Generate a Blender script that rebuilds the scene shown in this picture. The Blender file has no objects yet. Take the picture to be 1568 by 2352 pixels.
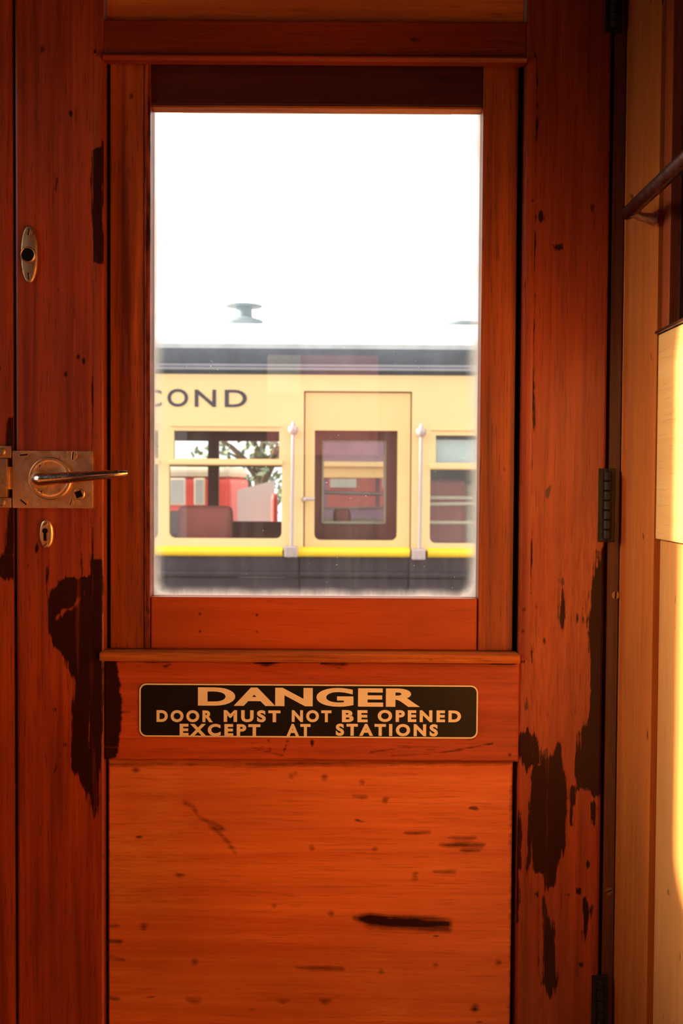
import bpy, bmesh, math, random
import numpy as np
from mathutils import Vector, Matrix

random.seed(7)
C = bpy.context.scene.collection
sc = bpy.context.scene

# ------------------------------------------------------------------ camera
FPX = 2300.0            # focal length in pixels of the 1568x2352 frame
S = 0.0005              # metres per pixel at the door face
D = FPX * S             # camera stands 1.15 m in front of the door (door face is y = 0)
ZC = 1.15               # camera height above the carriage floor
PITCH = math.atan(67 / FPX)
ROLL = math.radians(0.36)
F_ = Vector((0, math.cos(PITCH), -math.sin(PITCH)))
R0 = Vector((1, 0, 0))
U0 = Vector((0, math.sin(PITCH), math.cos(PITCH)))
R_ = R0 * math.cos(ROLL) + U0 * math.sin(ROLL)
U_ = U0 * math.cos(ROLL) - R0 * math.sin(ROLL)
CAM = Vector((0, -D, ZC))
cd = bpy.data.cameras.new('camera'); cam = bpy.data.objects.new('camera', cd); C.objects.link(cam)
m = Matrix((R_, U_, -F_)).transposed().to_4x4(); m.translation = CAM
cam.matrix_world = m
cd.sensor_width = 36; cd.sensor_fit = 'AUTO'; cd.lens = FPX / 2352 * 36
cd.clip_start = 0.01
cd.dof.use_dof = True; cd.dof.focus_distance = D; cd.dof.aperture_fstop = 11
sc.camera = cam

# ------------------------------------------------------------------ light
sc.view_settings.view_transform = 'Standard'; sc.view_settings.look = 'None'
sc.view_settings.exposure = 0.0; sc.view_settings.gamma = 1.0
sc.view_settings.use_curve_mapping = False
w = bpy.data.worlds.new('sky'); sc.world = w; w.use_nodes = True
bg = w.node_tree.nodes['Background']
SUN_DIR = Vector((0.93, -0.03, -0.37)).normalized()
SKY, HAZE, HAZE_K = 2.2, 58.0, 40.0        # white overcast sky, and the bright haze that surrounds the low sun
bg.inputs[0].default_value = (1.0, 0.985, 0.96, 1)
nt = w.node_tree
tc = nt.nodes.new('ShaderNodeTexCoord'); dt = nt.nodes.new('ShaderNodeVectorMath'); dt.operation = 'DOT_PRODUCT'
nt.links.new(tc.outputs['Generated'], dt.inputs[0]); dt.inputs[1].default_value = -SUN_DIR
def wm(op, a, b):
    n = nt.nodes.new('ShaderNodeMath'); n.operation = op
    for i, v in enumerate((a, b)):
        if isinstance(v, (int, float)): n.inputs[i].default_value = v
        else: nt.links.new(v, n.inputs[i])
    return n.outputs[0]
lobe = wm('EXPONENT', wm('MULTIPLY', wm('SUBTRACT', dt.outputs['Value'], 1.0), HAZE_K), 0.0)
nt.links.new(wm('ADD', SKY, wm('MULTIPLY', lobe, HAZE)), bg.inputs[1])
mc = nt.nodes.new('ShaderNodeMix'); mc.data_type = 'RGBA'
nt.links.new(lobe, mc.inputs[0]); mc.inputs[6].default_value = (1, 0.985, 0.96, 1); mc.inputs[7].default_value = (1, 0.84, 0.60, 1)
nt.links.new(mc.outputs[2], bg.inputs[0])
sl = bpy.data.lights.new('sun', 'SUN'); sl.energy = 14.5; sl.angle = math.radians(1.6); sl.color = (1.0, 0.90, 0.74)
so = bpy.data.objects.new('sun', sl); C.objects.link(so)
so.rotation_euler = SUN_DIR.to_track_quat('-Z', 'Y').to_euler(); so.location = (-4, 0, 4)
try:
    sc.cycles.max_bounces = 14; sc.cycles.diffuse_bounces = 8; sc.cycles.transparent_max_bounces = 24
    sc.cycles.sample_clamp_indirect = 6
    sc.cycles.use_denoising = True
except Exception:
    pass

# ------------------------------------------------------------------ pixel -> place
def ray(px, py):
    return F_ * FPX + R_ * (px - 784) - U_ * (py - 1176)
def P(px, py, Y=0.0):
    d = ray(px, py); t = (Y + D) / d.y
    return CAM + d * t
def PX(px, py, X):
    d = ray(px, py); t = X / d.x
    return CAM + d * t
def sz(Y): return (Y + D) / FPX

# ------------------------------------------------------------------ mesh helpers
def link(name, me, mat, parent=None):
    o = bpy.data.objects.new(name, me); C.objects.link(o)
    if mat: me.materials.append(mat)
    if parent:
        o.parent = parent
    return o
def wloc(p):
    v = Vector((0, 0, 0))
    while p: v = v + p.location; p = p.parent
    return v
def obj(name, bm, mat, parent=None, smooth=False, origin=None):
    """bm is in world coordinates; the object gets its origin where wanted"""
    base = wloc(parent)
    loc = Vector((0, 0, 0)) if origin is None else Vector(origin) - base
    bmesh.ops.translate(bm, verts=bm.verts, vec=-(base + loc))
    bmesh.ops.recalc_face_normals(bm, faces=bm.faces)
    me = bpy.data.meshes.new(name); bm.to_mesh(me); bm.free()
    if smooth:
        me.polygons.foreach_set('use_smooth', [True] * len(me.polygons))
        try: me.set_sharp_from_angle(angle=math.radians(35))
        except Exception: pass
    o = link(name, me, mat, parent); o.location = loc
    return o
def empty(name, loc):
    o = bpy.data.objects.new(name, None); C.objects.link(o); o.location = loc; o.empty_display_size = 0.02
    return o
def tag(o, label, cat, group=None):
    o['label'] = label; o['category'] = cat
    if group: o['group'] = group
    return o
def struct(o):
    o['kind'] = 'structure'; return o

def box(bm, x0, x1, y0, y1, z0, z1, bev=0.0, seg=2):
    b = bmesh.new()
    vs = [b.verts.new((x, y, z)) for x in (x0, x1) for y in (y0, y1) for z in (z0, z1)]
    for f in ((0, 1, 3, 2), (4, 6, 7, 5), (0, 4, 5, 1), (2, 3, 7, 6), (0, 2, 6, 4), (1, 5, 7, 3)):
        b.faces.new([vs[i] for i in f])
    if bev > 0:
        bmesh.ops.bevel(b, geom=list(b.edges), offset=bev, segments=seg, affect='EDGES', profile=0.6)
    add(bm, b)
def add(bm, b):
    me = bpy.data.meshes.new('tmp'); b.to_mesh(me); b.free(); bm.from_mesh(me); bpy.data.meshes.remove(me)
def B(*a, **k):
    bm = bmesh.new(); box(bm, *a, **k); return bm
def pxbox(bm, px0, py0, px1, py1, Y, depth, bev=0.0, grow=0.0):
    a = P(px0, (py0 + py1) / 2, Y); b = P(px1, (py0 + py1) / 2, Y)
    c = P((px0 + px1) / 2, py0, Y); d = P((px0 + px1) / 2, py1, Y)
    box(bm, a.x, b.x, Y, Y + depth, d.z, c.z, bev)
def PB(*a, **k):
    bm = bmesh.new(); pxbox(bm, *a, **k); return bm
def prism(bm, pts, axis, a0, a1):
    """closed outline pts (2-D) swept along an axis; pts are the other two axes in xyz order"""
    def mk(p, a):
        if axis == 'x': return (a, p[0], p[1])
        if axis == 'y': return (p[0], a, p[1])
        return (p[0], p[1], a)
    v0 = [bm.verts.new(mk(p, a0)) for p in pts]; v1 = [bm.verts.new(mk(p, a1)) for p in pts]
    n = len(pts)
    bm.faces.new(v0); bm.faces.new(list(reversed(v1)))
    for i in range(n):
        bm.faces.new((v0[i], v0[(i + 1) % n], v1[(i + 1) % n], v1[i]))
def rrect(x0, x1, z0, z1, r, n=6, corners=(1, 1, 1, 1)):
    out = []
    for k, (cx, cz, a0) in enumerate(((x1 - r, z1 - r, 0), (x0 + r, z1 - r, 90), (x0 + r, z0 + r, 180), (x1 - r, z0 + r, 270))):
        if not corners[k]:
            out.append(((x1, z1), (x0, z1), (x0, z0), (x1, z0))[k]); continue
        for i in range(n + 1):
            a = math.radians(a0 + 90 * i / n); out.append((cx + r * math.cos(a), cz + r * math.sin(a)))
    return out
def tube(bm, path, radii, n=16, flat=1.0, flat_axis=None):
    path = [Vector(p) for p in path]
    if not isinstance(radii, (list, tuple)): radii = [radii] * len(path)
    rings = []; prev = None
    for i, p in enumerate(path):
        t = (path[min(i + 1, len(path) - 1)] - path[max(i - 1, 0)]).normalized()
        if prev is None:
            u = t.orthogonal().normalized() if flat_axis is None else (Vector(flat_axis) - t * t.dot(Vector(flat_axis))).normalized()
        else:
            u = (prev - t * t.dot(prev)).normalized()
        prev = u; v = t.cross(u)
        r = radii[i]
        rings.append([bm.verts.new(p + u * (r * flat * math.cos(2 * math.pi * k / n)) + v * (r * math.sin(2 * math.pi * k / n))) for k in range(n)])
    for a, b in zip(rings, rings[1:]):
        for k in range(n):
            bm.faces.new((a[k], a[(k + 1) % n], b[(k + 1) % n], b[k]))
    bm.faces.new(list(reversed(rings[0]))); bm.faces.new(rings[-1])
def lathe(bm, prof, c, axis='y', n=32):
    """prof: (radius, offset along axis)"""
    c = Vector(c); rings = []
    for r, a in prof:
        ring = []
        for k in range(n):
            t = 2 * math.pi * k / n; q = (max(r, 1e-6) * math.cos(t), max(r, 1e-6) * math.sin(t))
            ring.append(bm.verts.new(c + (Vector((q[0], a, q[1])) if axis == 'y' else Vector((q[0], q[1], a)))))
        rings.append(ring)
    for a, b in zip(rings, rings[1:]):
        for k in range(n): bm.faces.new((a[k], a[(k + 1) % n], b[(k + 1) % n], b[k]))
    bm.faces.new(rings[0]); bm.faces.new(list(reversed(rings[-1])))
def slotted_screw(c, r, ang, h=0.0012):
    """brass wood screw seen from -y: a domed head split by a slot"""
    bm = bmesh.new(); n = 24; c = Vector(c)
    ca, sa = math.cos(ang), math.sin(ang); g = r * 0.16
    for sgn in (1, -1):
        a0 = math.asin(g / r)
        pts = [(r * math.cos(a0 + (math.pi - 2 * a0) * i / n), sgn * r * math.sin(a0 + (math.pi - 2 * a0) * i / n)) for i in range(n + 1)]
        pts = [(x * ca - z * sa, x * sa + z * ca) for x, z in pts]
        b = bmesh.new(); prism(b, [(c.x + x, c.z + z) for x, z in pts], 'y', c.y - h, c.y + 0.0005)
        bmesh.ops.bevel(b, geom=[e for e in b.edges if all(v.co.y < c.y - h * .5 for v in e.verts)], offset=r * .12, segments=2, affect='EDGES')
        add(bm, b)
    lathe(bm, [(r * 1.02, 0.0004), (r * 1.02, -h * 0.12)], c, 'y', 28)
    return bm
def add_screw(c, r, ang, mat, parent, h=0.0012):
    o = obj('screw', slotted_screw(c, r, ang, h), mat, parent, True)
    bm = bmesh.new(); g = r * 0.15; L = r * .93; ca, sa = math.cos(ang), math.sin(ang)
    prism(bm, [(c[0] + x * ca - z * sa, c[2] + x * sa + z * ca) for x, z in ((-L, -g), (L, -g), (L, g), (-L, g))], 'y', c[1] - h * .3, c[1])
    obj('slot', bm, M['black'], o)  # black bar paints in the shade inside the slot
def text_bm(txt, x0, x1, z0, z1, y, depth, bold=0.03, spacing=1.0):
    cu = bpy.data.curves.new('t', 'FONT'); cu.body = txt; cu.offset = bold; cu.extrude = 0.05; cu.space_character = spacing
    cu.resolution_u = 6
    o = bpy.data.objects.new('t', cu); C.objects.link(o)
    dg = bpy.context.evaluated_depsgraph_get(); me = bpy.data.meshes.new_from_object(o.evaluated_get(dg))
    bm = bmesh.new(); bm.from_mesh(me)
    bpy.data.objects.remove(o); bpy.data.curves.remove(cu); bpy.data.meshes.remove(me)
    xs = [v.co.x for v in bm.verts]; ys = [v.co.y for v in bm.verts]
    ax, bx, ay, by = min(xs), max(xs), min(ys), max(ys)
    for v in bm.verts:
        x, yy, zz = v.co
        v.co = (x0 + (x - ax) / (bx - ax) * (x1 - x0), y - (depth if zz > 0 else 0), z0 + (yy - ay) / (by - ay) * (z1 - z0))
    return bm

# ------------------------------------------------------------------ stains and painted shade lines: distance fields on gridded boards
def poly_sd(px, pz, poly):
    d = np.full(px.shape, 1e9); inside = np.zeros(px.shape, bool)
    n = len(poly)
    for i in range(n):
        ax, az = poly[i]; bx, bz = poly[(i + 1) % n]
        ex, ez = bx - ax, bz - az; wx, wz = px - ax, pz - az
        t = np.clip((wx * ex + wz * ez) / (ex * ex + ez * ez + 1e-18), 0, 1)
        d = np.minimum(d, (wx - ex * t) ** 2 + (wz - ez * t) ** 2)
        c1 = (az <= pz) & (bz > pz); c2 = (az > pz) & (bz <= pz); cr = ex * wz - ez * wx
        inside ^= (c1 & (cr > 0)) | (c2 & (cr < 0))
    d = np.sqrt(d); return np.where(inside, -d, d)
def line_sd(px, pz, pts, half):
    d = np.full(px.shape, 1e9)
    for (ax, az), (bx, bz) in zip(pts, pts[1:]):
        ex, ez = bx - ax, bz - az; wx, wz = px - ax, pz - az
        t = np.clip((wx * ex + wz * ez) / (ex * ex + ez * ez + 1e-18), 0, 1)
        d = np.minimum(d, (wx - ex * t) ** 2 + (wz - ez * t) ** 2)
    return np.sqrt(d) - half
def board(name, mat, parent, x0, x1, z0, z1, yf, yb, polys=(), lines=(), dots=(), cuts=(), step=0.004, bev=0.0012):
    """a plank whose front face is a grid carrying the distance to the nearest stain"""
    nx = max(2, int((x1 - x0) / step)); nz = max(2, int((z1 - z0) / step))
    gx = np.linspace(x0, x1, nx + 1); gz = np.linspace(z0, z1, nz + 1)
    X, Z = np.meshgrid(gx, gz, indexing='ij')
    sd = np.full(X.shape, 0.5)
    W = lambda q: [((v := P(a, b, yf)).x, v.z) for a, b in q]
    for p in polys: sd = np.minimum(sd, poly_sd(X, Z, W(p)))
    for p, h in lines: sd = np.minimum(sd, line_sd(X, Z, W(p), h * S))
    for p, h in cuts: sd = np.maximum(sd, -line_sd(X, Z, W(p), h * S))
    for a, b, r in dots:
        v = P(a, b, yf); sd = np.minimum(sd, np.hypot(X - v.x, Z - v.z) - r * S)
    verts = []; idx = {}
    for i in range(nx + 1):
        for k in range(nz + 1):
            e = (i in (0, nx)) or (k in (0, nz))
            verts.append((X[i, k], yf + (bev if e else 0), Z[i, k]))
    faces = [(i * (nz + 1) + k, (i + 1) * (nz + 1) + k, (i + 1) * (nz + 1) + k + 1, i * (nz + 1) + k + 1) for i in range(nx) for k in range(nz)]
    nb = len(verts)
    ring = [(i, 0) for i in range(nx + 1)] + [(nx, k) for k in range(1, nz + 1)] + [(i, nz) for i in range(nx - 1, -1, -1)] + [(0, k) for k in range(nz - 1, 0, -1)]
    for i, k in ring: verts.append((X[i, k], yb, Z[i, k]))
    n = len(ring)
    for q in range(n):
        a = ring[q]; b = ring[(q + 1) % n]
        faces.append((b[0] * (nz + 1) + b[1], a[0] * (nz + 1) + a[1], nb + q, nb + (q + 1) % n))
    faces.append(tuple(nb + q for q in range(n)))
    base = wloc(parent)
    verts = [(a - base.x, b - base.y, c - base.z) for a, b, c in verts]
    me = bpy.data.meshes.new(name); me.from_pydata(verts, [], faces); me.update()
    at = me.attributes.new('stain', 'FLOAT', 'POINT')
    at.data.foreach_set('value', np.concatenate([sd.ravel(), np.full(n, 0.5)]).astype(np.float32))
    return link(name, me, mat, parent)

# ------------------------------------------------------------------ materials
class N:
    def __init__(s, name):
        s.m = bpy.data.materials.new(name); s.m.use_nodes = True; s.t = s.m.node_tree; s.t.nodes.clear()
        s.out = s.t.nodes.new('ShaderNodeOutputMaterial')
    def n(s, typ, ins=None, **k):
        x = s.t.nodes.new('ShaderNode' + typ)
        for a, b in k.items(): setattr(x, a, b)
        for a, b in (ins or {}).items(): s.set(x.inputs[a], b)
        return x
    def set(s, sock, v):
        if isinstance(v, bpy.types.NodeSocket): s.t.links.new(v, sock)
        else:
            if hasattr(sock.default_value, '__len__') and not hasattr(v, '__len__'): v = (v, v, v)
            if hasattr(v, '__len__') and len(sock.default_value) == 4 and len(v) == 3: v = (*v, 1)
            sock.default_value = v
    def math(s, op, a, b=0.0, clamp=False):
        return s.n('Math', {0: a, 1: b}, operation=op, use_clamp=clamp).outputs[0]
    def noise(s, vec, scale, detail=4, rough=0.55, dist=0.0):
        return s.n('TexNoise', {'Vector': vec, 'Scale': scale, 'Detail': detail, 'Roughness': rough, 'Distortion': dist}).outputs[0]
    def scaled(s, vec, sc_, off=(0, 0, 0)):
        return s.n('Mapping', {'Vector': vec, 'Scale': sc_, 'Location': off}).outputs[0]
    def remap(s, v, a, b, c=0.0, d=1.0):
        return s.n('MapRange', {0: v, 1: a, 2: b, 3: c, 4: d}, clamp=True).outputs[0]
    def mix(s, f, a, b, blend='MIX'):
        x = s.n('Mix', data_type='RGBA', blend_type=blend)
        s.set(x.inputs[0], f); s.set(x.inputs[6], a); s.set(x.inputs[7], b); return x.outputs[2]
    def done(s, shader):
        s.t.links.new(shader, s.out.inputs[0]); return s.m
    def bsdf(s, **k):
        x = s.t.nodes.new('ShaderNodeBsdfPrincipled')
        for a, b in k.items(): s.set(x.inputs[a.replace('_', ' ')], b)
        return x
def wood(name, light, dark, grain='z', contrast=1.0, rough=0.38, off=0.0, stains=False, amp=0.005, edge=0.0012, pores=0.55, scale=1.0, spec=0.35, blotch=0.35, stain_col=(0.032, 0.0075, 0.0045), stain_rough=0.3, specks=0.8, worn=0.0, worn_col=(0.62, 0.22, 0.06)):
    g = N(name); pos = g.n('NewGeometry').outputs['Position']
    al = 0.03
    st = {'z': (1, 1, al), 'x': (al, 1, 1), 'y': (1, al, 1)}[grain]
    o = (off * 3.1, off * 1.7, off * 2.3)
    pv = g.scaled(pos, tuple(scale * a for a in st), o)
    a = g.noise(pv, 95, 6, 0.62, 0.35)
    f = g.remap(a, 0.5 - 0.2 / contrast, 0.5 + 0.2 / contrast)
    col = g.mix(f, dark, light)
    bl = g.noise(g.scaled(pos, tuple(0.35 + 0.65 * q for q in st), o), 7, 3, 0.5)
    col = g.mix(1.0, col, g.mix(g.remap(bl, 0.3, 0.7), (1 - blotch,) * 3, (1 + blotch * 0.35,) * 3), 'MULTIPLY')
    if worn:
        wn = g.noise(g.scaled(pos, (1, 1, .7), (3, 1, 2)), 5.5, 3, 0.5)
        fw = g.noise(g.scaled(pos, tuple(1 if a_ == 1 else 0.12 for a_ in st), o), 330, 4, 0.7)
        col = g.mix(g.math('MULTIPLY', g.math('MULTIPLY', g.remap(wn, 0.50, 0.68), g.remap(fw, 0.38, 0.58)), worn), col, worn_col)
    p = g.noise(g.scaled(pos, tuple(a_ if a_ == 1 else 0.045 for a_ in st), o), 520, 2, 0.5)
    pm = g.math('MULTIPLY', g.remap(p, 0.58, 0.70), pores)
    col = g.mix(pm, col, g.mix(0.5, dark, (0.02, 0.005, 0.003)))
    sp = g.noise(g.scaled(pos, tuple(1 if a_ == 1 else 0.4 for a_ in st), o), 60, 2, 0.5)
    col = g.mix(g.math('MULTIPLY', g.remap(sp, 0.72, 0.76), specks), col, (0.03, 0.008, 0.004))
    r = g.remap(bl, 0.3, 0.7, rough + 0.08, rough - 0.05)
    if stains:
        at = g.n('Attribute', attribute_name='stain', attribute_type='GEOMETRY').outputs['Fac']
        n1 = g.noise(g.scaled(pos, tuple(1 if a_ == 1 else 0.07 for a_ in st), o), 170, 4, 0.65)
        n2 = g.noise(pos, 60, 3, 0.6)
        dsp = g.math('ADD', g.math('MULTIPLY', g.math('SUBTRACT', n1, 0.5), amp * 2.6), g.math('MULTIPLY', g.math('SUBTRACT', n2, 0.5), amp * 0.8))
        mask = g.remap(g.math('ADD', at, dsp), -edge, edge, 1, 0)
        worn = g.remap(g.noise(g.scaled(pos, tuple(1 if a_ == 1 else 0.05 for a_ in st), (4, 5, 6)), 110, 4, 0.6), 0.60, 0.72, 1.0, 0.62)
        mask = g.math('MULTIPLY', mask, worn)
        col = g.mix(mask, col, stain_col)
        r = g.math('ADD', g.math('MULTIPLY', mask, stain_rough - rough), r)
        spec = g.math('MULTIPLY', g.math('SUBTRACT', 1.0, g.math('MULTIPLY', mask, 0.75)), spec)
    bmp = g.n('Bump', {'Strength': 0.22, 'Distance': 0.0006, 'Height': g.math('ADD', a, g.math('MULTIPLY', pm, -0.6))}).outputs[0]
    b = g.bsdf(Base_Color=col, Roughness=r, Specular_IOR_Level=spec, Normal=bmp)
    return g.done(b.outputs[0])
def metal(name, col, rough=0.25, tarn=(0.25, 0.1, 0.04), amount=0.5, metallic=1.0):
    g = N(name); pos = g.n('NewGeometry').outputs['Position']
    a = g.noise(pos, 70, 5, 0.65); b = g.noise(pos, 420, 3, 0.6)
    f = g.math('MULTIPLY', g.remap(a, 0.45, 0.75), amount)
    c = g.mix(f, col, tarn)
    r = g.math('ADD', g.math('MULTIPLY', f, 0.3), g.remap(b, 0.3, 0.7, rough - 0.05, rough + 0.07))
    bmp = g.n('Bump', {'Strength': 0.08, 'Distance': 0.0004, 'Height': b}).outputs[0]
    return g.done(g.bsdf(Base_Color=c, Roughness=r, Metallic=metallic, Normal=bmp).outputs[0])
def paint(name, col, rough=0.5, spec=0.4, var=0.12, scale=3.0, coat=0.0):
    g = N(name); pos = g.n('NewGeometry').outputs['Position']
    a = g.noise(pos, scale, 5, 0.6)
    c = g.mix(g.remap(a, 0.3, 0.7), tuple(v * (1 - var) for v in col), tuple(min(1, v * (1 + var)) for v in col))
    return g.done(g.bsdf(Base_Color=c, Roughness=rough, Specular_IOR_Level=spec, Coat_Weight=coat).outputs[0])

STILE = dict(light=(0.46, 0.070, 0.018), dark=(0.235, 0.029, 0.009))
M = {}
M['stile_a'] = wood('varnished stile wood', **STILE, stains=True, amp=0.008, contrast=1.3, pores=0.75)
M['stile_b'] = wood('varnished hinge stile wood', (0.40, 0.058, 0.010), (0.235, 0.028, 0.0055), stains=True, amp=0.010, off=1.3, worn=0.5, worn_col=(0.50, 0.125, 0.026), contrast=1.1)
M['rail'] = wood('varnished rail wood', (0.58, 0.100, 0.022), (0.37, 0.050, 0.012), grain='x', stains=True, amp=0.003, off=0.7)
M['rail_top'] = wood('varnished upper rail wood', (0.30, 0.038, 0.007), (0.20, 0.022, 0.005), grain='x', off=2.1)
M['panel'] = wood('varnished panel wood', (0.85, 0.215, 0.050), (0.64, 0.120, 0.024), grain='x', stains=True, amp=0.0045, edge=0.0035, off=3.3, pores=0.4, blotch=0.3, worn=0.55, worn_col=(0.85, 0.36, 0.09))
M['panel_top'] = wood('varnished upper panel wood', (0.75, 0.20, 0.035), (0.55, 0.11, 0.02), grain='x', off=5.3)
M['sash'] = wood('coarse sash wood', (0.54, 0.105, 0.017), (0.14, 0.021, 0.005), contrast=1.25, off=4.2, scale=0.6, pores=0.7)
M['sash_dark'] = wood('dark sash rail wood', (0.10, 0.016, 0.008), (0.05, 0.009, 0.005), grain='x', off=6.2)
M['sash_low'] = wood('lower sash rail wood', (0.56, 0.095, 0.012), (0.42, 0.056, 0.007), grain='x', contrast=0.7, off=7.1, pores=0.4, stains=True, amp=0.001)
M['bead'] = wood('red bead wood', (0.46, 0.075, 0.015), (0.27, 0.034, 0.008), off=8.4, stains=True, amp=0.003)
M['ledge'] = wood('worn ledge wood', (0.60, 0.17, 0.03), (0.25, 0.05, 0.01), grain='x', contrast=1.2, off=9.2, spec=0.08, rough=0.6)
M['jamb'] = wood('grimy jamb wood', (0.19, 0.055, 0.018), (0.07, 0.019, 0.008), contrast=1.2, off=10.5)
M['post'] = wood('pale post wood', (0.60, 0.165, 0.028), (0.42, 0.095, 0.016), contrast=0.7, off=11.3, pores=0.3, blotch=0.3, spec=0.05, rough=0.55)
M['pale'] = wood('pale wainscot wood', (0.86, 0.47, 0.15), (0.72, 0.33, 0.09), grain='y', contrast=0.7, spec=0.2, off=12.3, pores=0.3, blotch=0.2)
M['pale_v'] = wood('pale upright wood', (0.74, 0.33, 0.085), (0.60, 0.22, 0.05), contrast=0.7, off=13.3, pores=0.3, blotch=0.2)
M['redwood'] = wood('red window casing wood', (0.38, 0.075, 0.016), (0.24, 0.04, 0.01), off=14.3)
M['darkwood'] = wood('dark glossy sash wood', (0.06, 0.022, 0.014), (0.03, 0.011, 0.008), off=15.3, rough=0.18, spec=0.5)
M['room'] = wood('room lining wood', (0.075, 0.024, 0.009), (0.05, 0.014, 0.006), off=16.3)
M['floor'] = paint('worn brown linoleum', (0.07, 0.03, 0.018), 0.7)
M['ceil'] = paint('dark ceiling paint', (0.05, 0.035, 0.025), 0.7)  # nearly black, to cut light bounced around the room
M['black'] = paint('plain black', (0.006, 0.004, 0.003), 0.8, 0.1)  # also paints in the dark of slots, holes and gaps
M['brass'] = metal('polished brass', (0.95, 0.67, 0.37), 0.33, (0.66, 0.38, 0.18), 0.8)
M['brass_dull'] = metal('dull brass', (0.66, 0.40, 0.22), 0.42, (0.22, 0.10, 0.05), 0.8)
M['nickel'] = metal('worn nickel on brass', (0.92, 0.72, 0.58), 0.20, (0.62, 0.38, 0.22), 0.4)
M['bronze'] = metal('dark bronze rail', (0.16, 0.085, 0.065), 0.28, (0.10, 0.045, 0.035), 0.6)
M['old_screw'] = metal('tarnished screw brass', (0.34, 0.19, 0.09), 0.45, (0.12, 0.06, 0.03), 0.8)
M['iron'] = metal('blackened iron', (0.035, 0.024, 0.015), 0.55, (0.02, 0.012, 0.008), 0.7, 0.6)
M['sign'] = paint('black enamel', (0.010, 0.007, 0.005), 0.35, 0.4, 0.3, 40)
M['signtext'] = paint('cream lettering', (0.92, 0.74, 0.44), 0.5, 0.3, 0.05, 60)

# ------------------------------------------------------------------ the carriage shell
XL, XR, YB, ZT = -0.62, 0.37, -2.35, 2.1
zc = lambda r: ZC + r
struct(obj('floor', B(XL - .05, XR + .1, YB - .1, .06, -.06, 0), M['floor']))
struct(obj('ceiling', B(XL - .05, XR + .1, YB - .1, .06, ZT, ZT + .06), M['ceil']))
# left wall with the round cornered window the sun comes through
WY0, WY1, WZ0, WZ1 = -1.15, -0.095, zc(-0.04), zc(0.575)
bm = bmesh.new()
outer = [(YB, 0), (.06, 0), (.06, ZT), (YB, ZT)]
hole = rrect(WY0, WY1, WZ0, WZ1, 0.055, 8)
def ring_wall(bm, hole, y0, y1, z0, z1, xa, xb, axis='x'):
    """rectangular slab with one convex hole: strips between the hole and the border"""
    def mk(p, a): return (a, p[0], p[1]) if axis == 'x' else (p[0], a, p[1])
    n = len(hole); cy = sum(p[0] for p in hole) / n; cz = sum(p[1] for p in hole) / n
    def out(p):
        dy, dz = p[0] - cy, p[1] - cz
        t = min(((y1 - cy) / dy if dy > 1e-9 else (y0 - cy) / dy if dy < -1e-9 else 1e9), ((z1 - cz) / dz if dz > 1e-9 else (z0 - cz) / dz if dz < -1e-9 else 1e9))
        return (cy + dy * t, cz + dz * t)
    ho = []
    for c in ((y1, z1), (y0, z1), (y0, z0), (y1, z0)):
        ho.append((math.atan2(c[1] - cz, c[0] - cy), None, c))
    seq = sorted([(math.atan2(p[1] - cz, p[0] - cy), p, out(p)) for p in hole] + ho, key=lambda q: q[0])
    # corners of the border borrow the direction's nearest hole point
    full = []
    for i, (a, p, o) in enumerate(seq):
        if p is None:
            j = i
            while seq[j % len(seq)][1] is None: j -= 1
            p = seq[j][1]
        full.append((p, o))
    k = len(full)
    for i in range(k):
        (p, o), (p2, o2) = full[i], full[(i + 1) % k]
        for a in (xa, xb):
            vs = [mk(p, a), mk(o, a), mk(o2, a)] + ([mk(p2, a)] if p2 != p else [])
            bm.faces.new([bm.verts.new(v) for v in vs])
        if p2 != p:
            bm.faces.new([bm.verts.new(v) for v in (mk(p, xa), mk(p2, xa), mk(p2, xb), mk(p, xb))])
        bm.faces.new([bm.verts.new(v) for v in (mk(o, xa), mk(o2, xa), mk(o2, xb), mk(o, xb))])
    bmesh.ops.remove_doubles(bm, verts=bm.verts, dist=1e-6)
V0, V1, VZ0, VZ1 = -1.25, -.40, zc(-.72), zc(-0.36)      # added low opening: lets in sun to brighten the lower door
ring_wall(bm, hole, YB, .06, zc(-.16), ZT, XL - .03, XL)
ring_wall(bm, rrect(V0, V1, VZ0, VZ1, .055, 8), YB, .06, 0, zc(-.16), XL - .03, XL)
struct(obj('wall_left', bm, M['room']))
# unseen dark compartment added on the left: its aligned openings cut stray skylight
OX = -1.72; k_ = (XL - OX) * -SUN_DIR.z / SUN_DIR.x; ky = (XL - OX) * -SUN_DIR.y / SUN_DIR.x
bm = bmesh.new(); ring_wall(bm, rrect(WY0 - .10 + ky, WY1 + .16 + ky, WZ0 + k_ - .04, WZ1 + k_ + .14, .05, 6), YB, .30, zc(.24), 2.6, OX - .03, OX)
ring_wall(bm, rrect(V0 - .04 + ky, V1 + .04 + ky, VZ0 + k_ - .06, VZ1 + k_ + .05, .05, 6), YB, .30, 0, zc(.24), OX - .03, OX)
struct(obj('wall_sun_baffle', bm, M['room']))
bm = bmesh.new(); box(bm, OX - .03, XL - .03, YB - .04, YB, 0, 2.6); box(bm, OX - .03, XL - .03, .26, .30, 0, 2.6); box(bm, XL - .08, XL - .03, YB, .30, ZT, 2.6)
struct(obj('wall_light_baffle', bm, M['room']))
struct(obj('ceiling_light_baffle', B(OX - .03, XL - .03, YB, .30, 2.6, 2.64), M['ceil']))
struct(obj('floor_light_baffle', B(OX - .03, XL - .051, YB - .04, .30, -.06, 0), M['floor']))
bm = bmesh.new(); box(bm, XL - .07, XL - .031, .06, .30, 0, 2.1)
struct(obj('wall_baffle_end', bm, M['room']))
struct(obj('trim_reflector', B(XL, XL + .012, -1.5, -.20, zc(-.33), zc(-.06), .002), M['pale']))  # added pale board, reflects light into the brass lock
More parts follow.
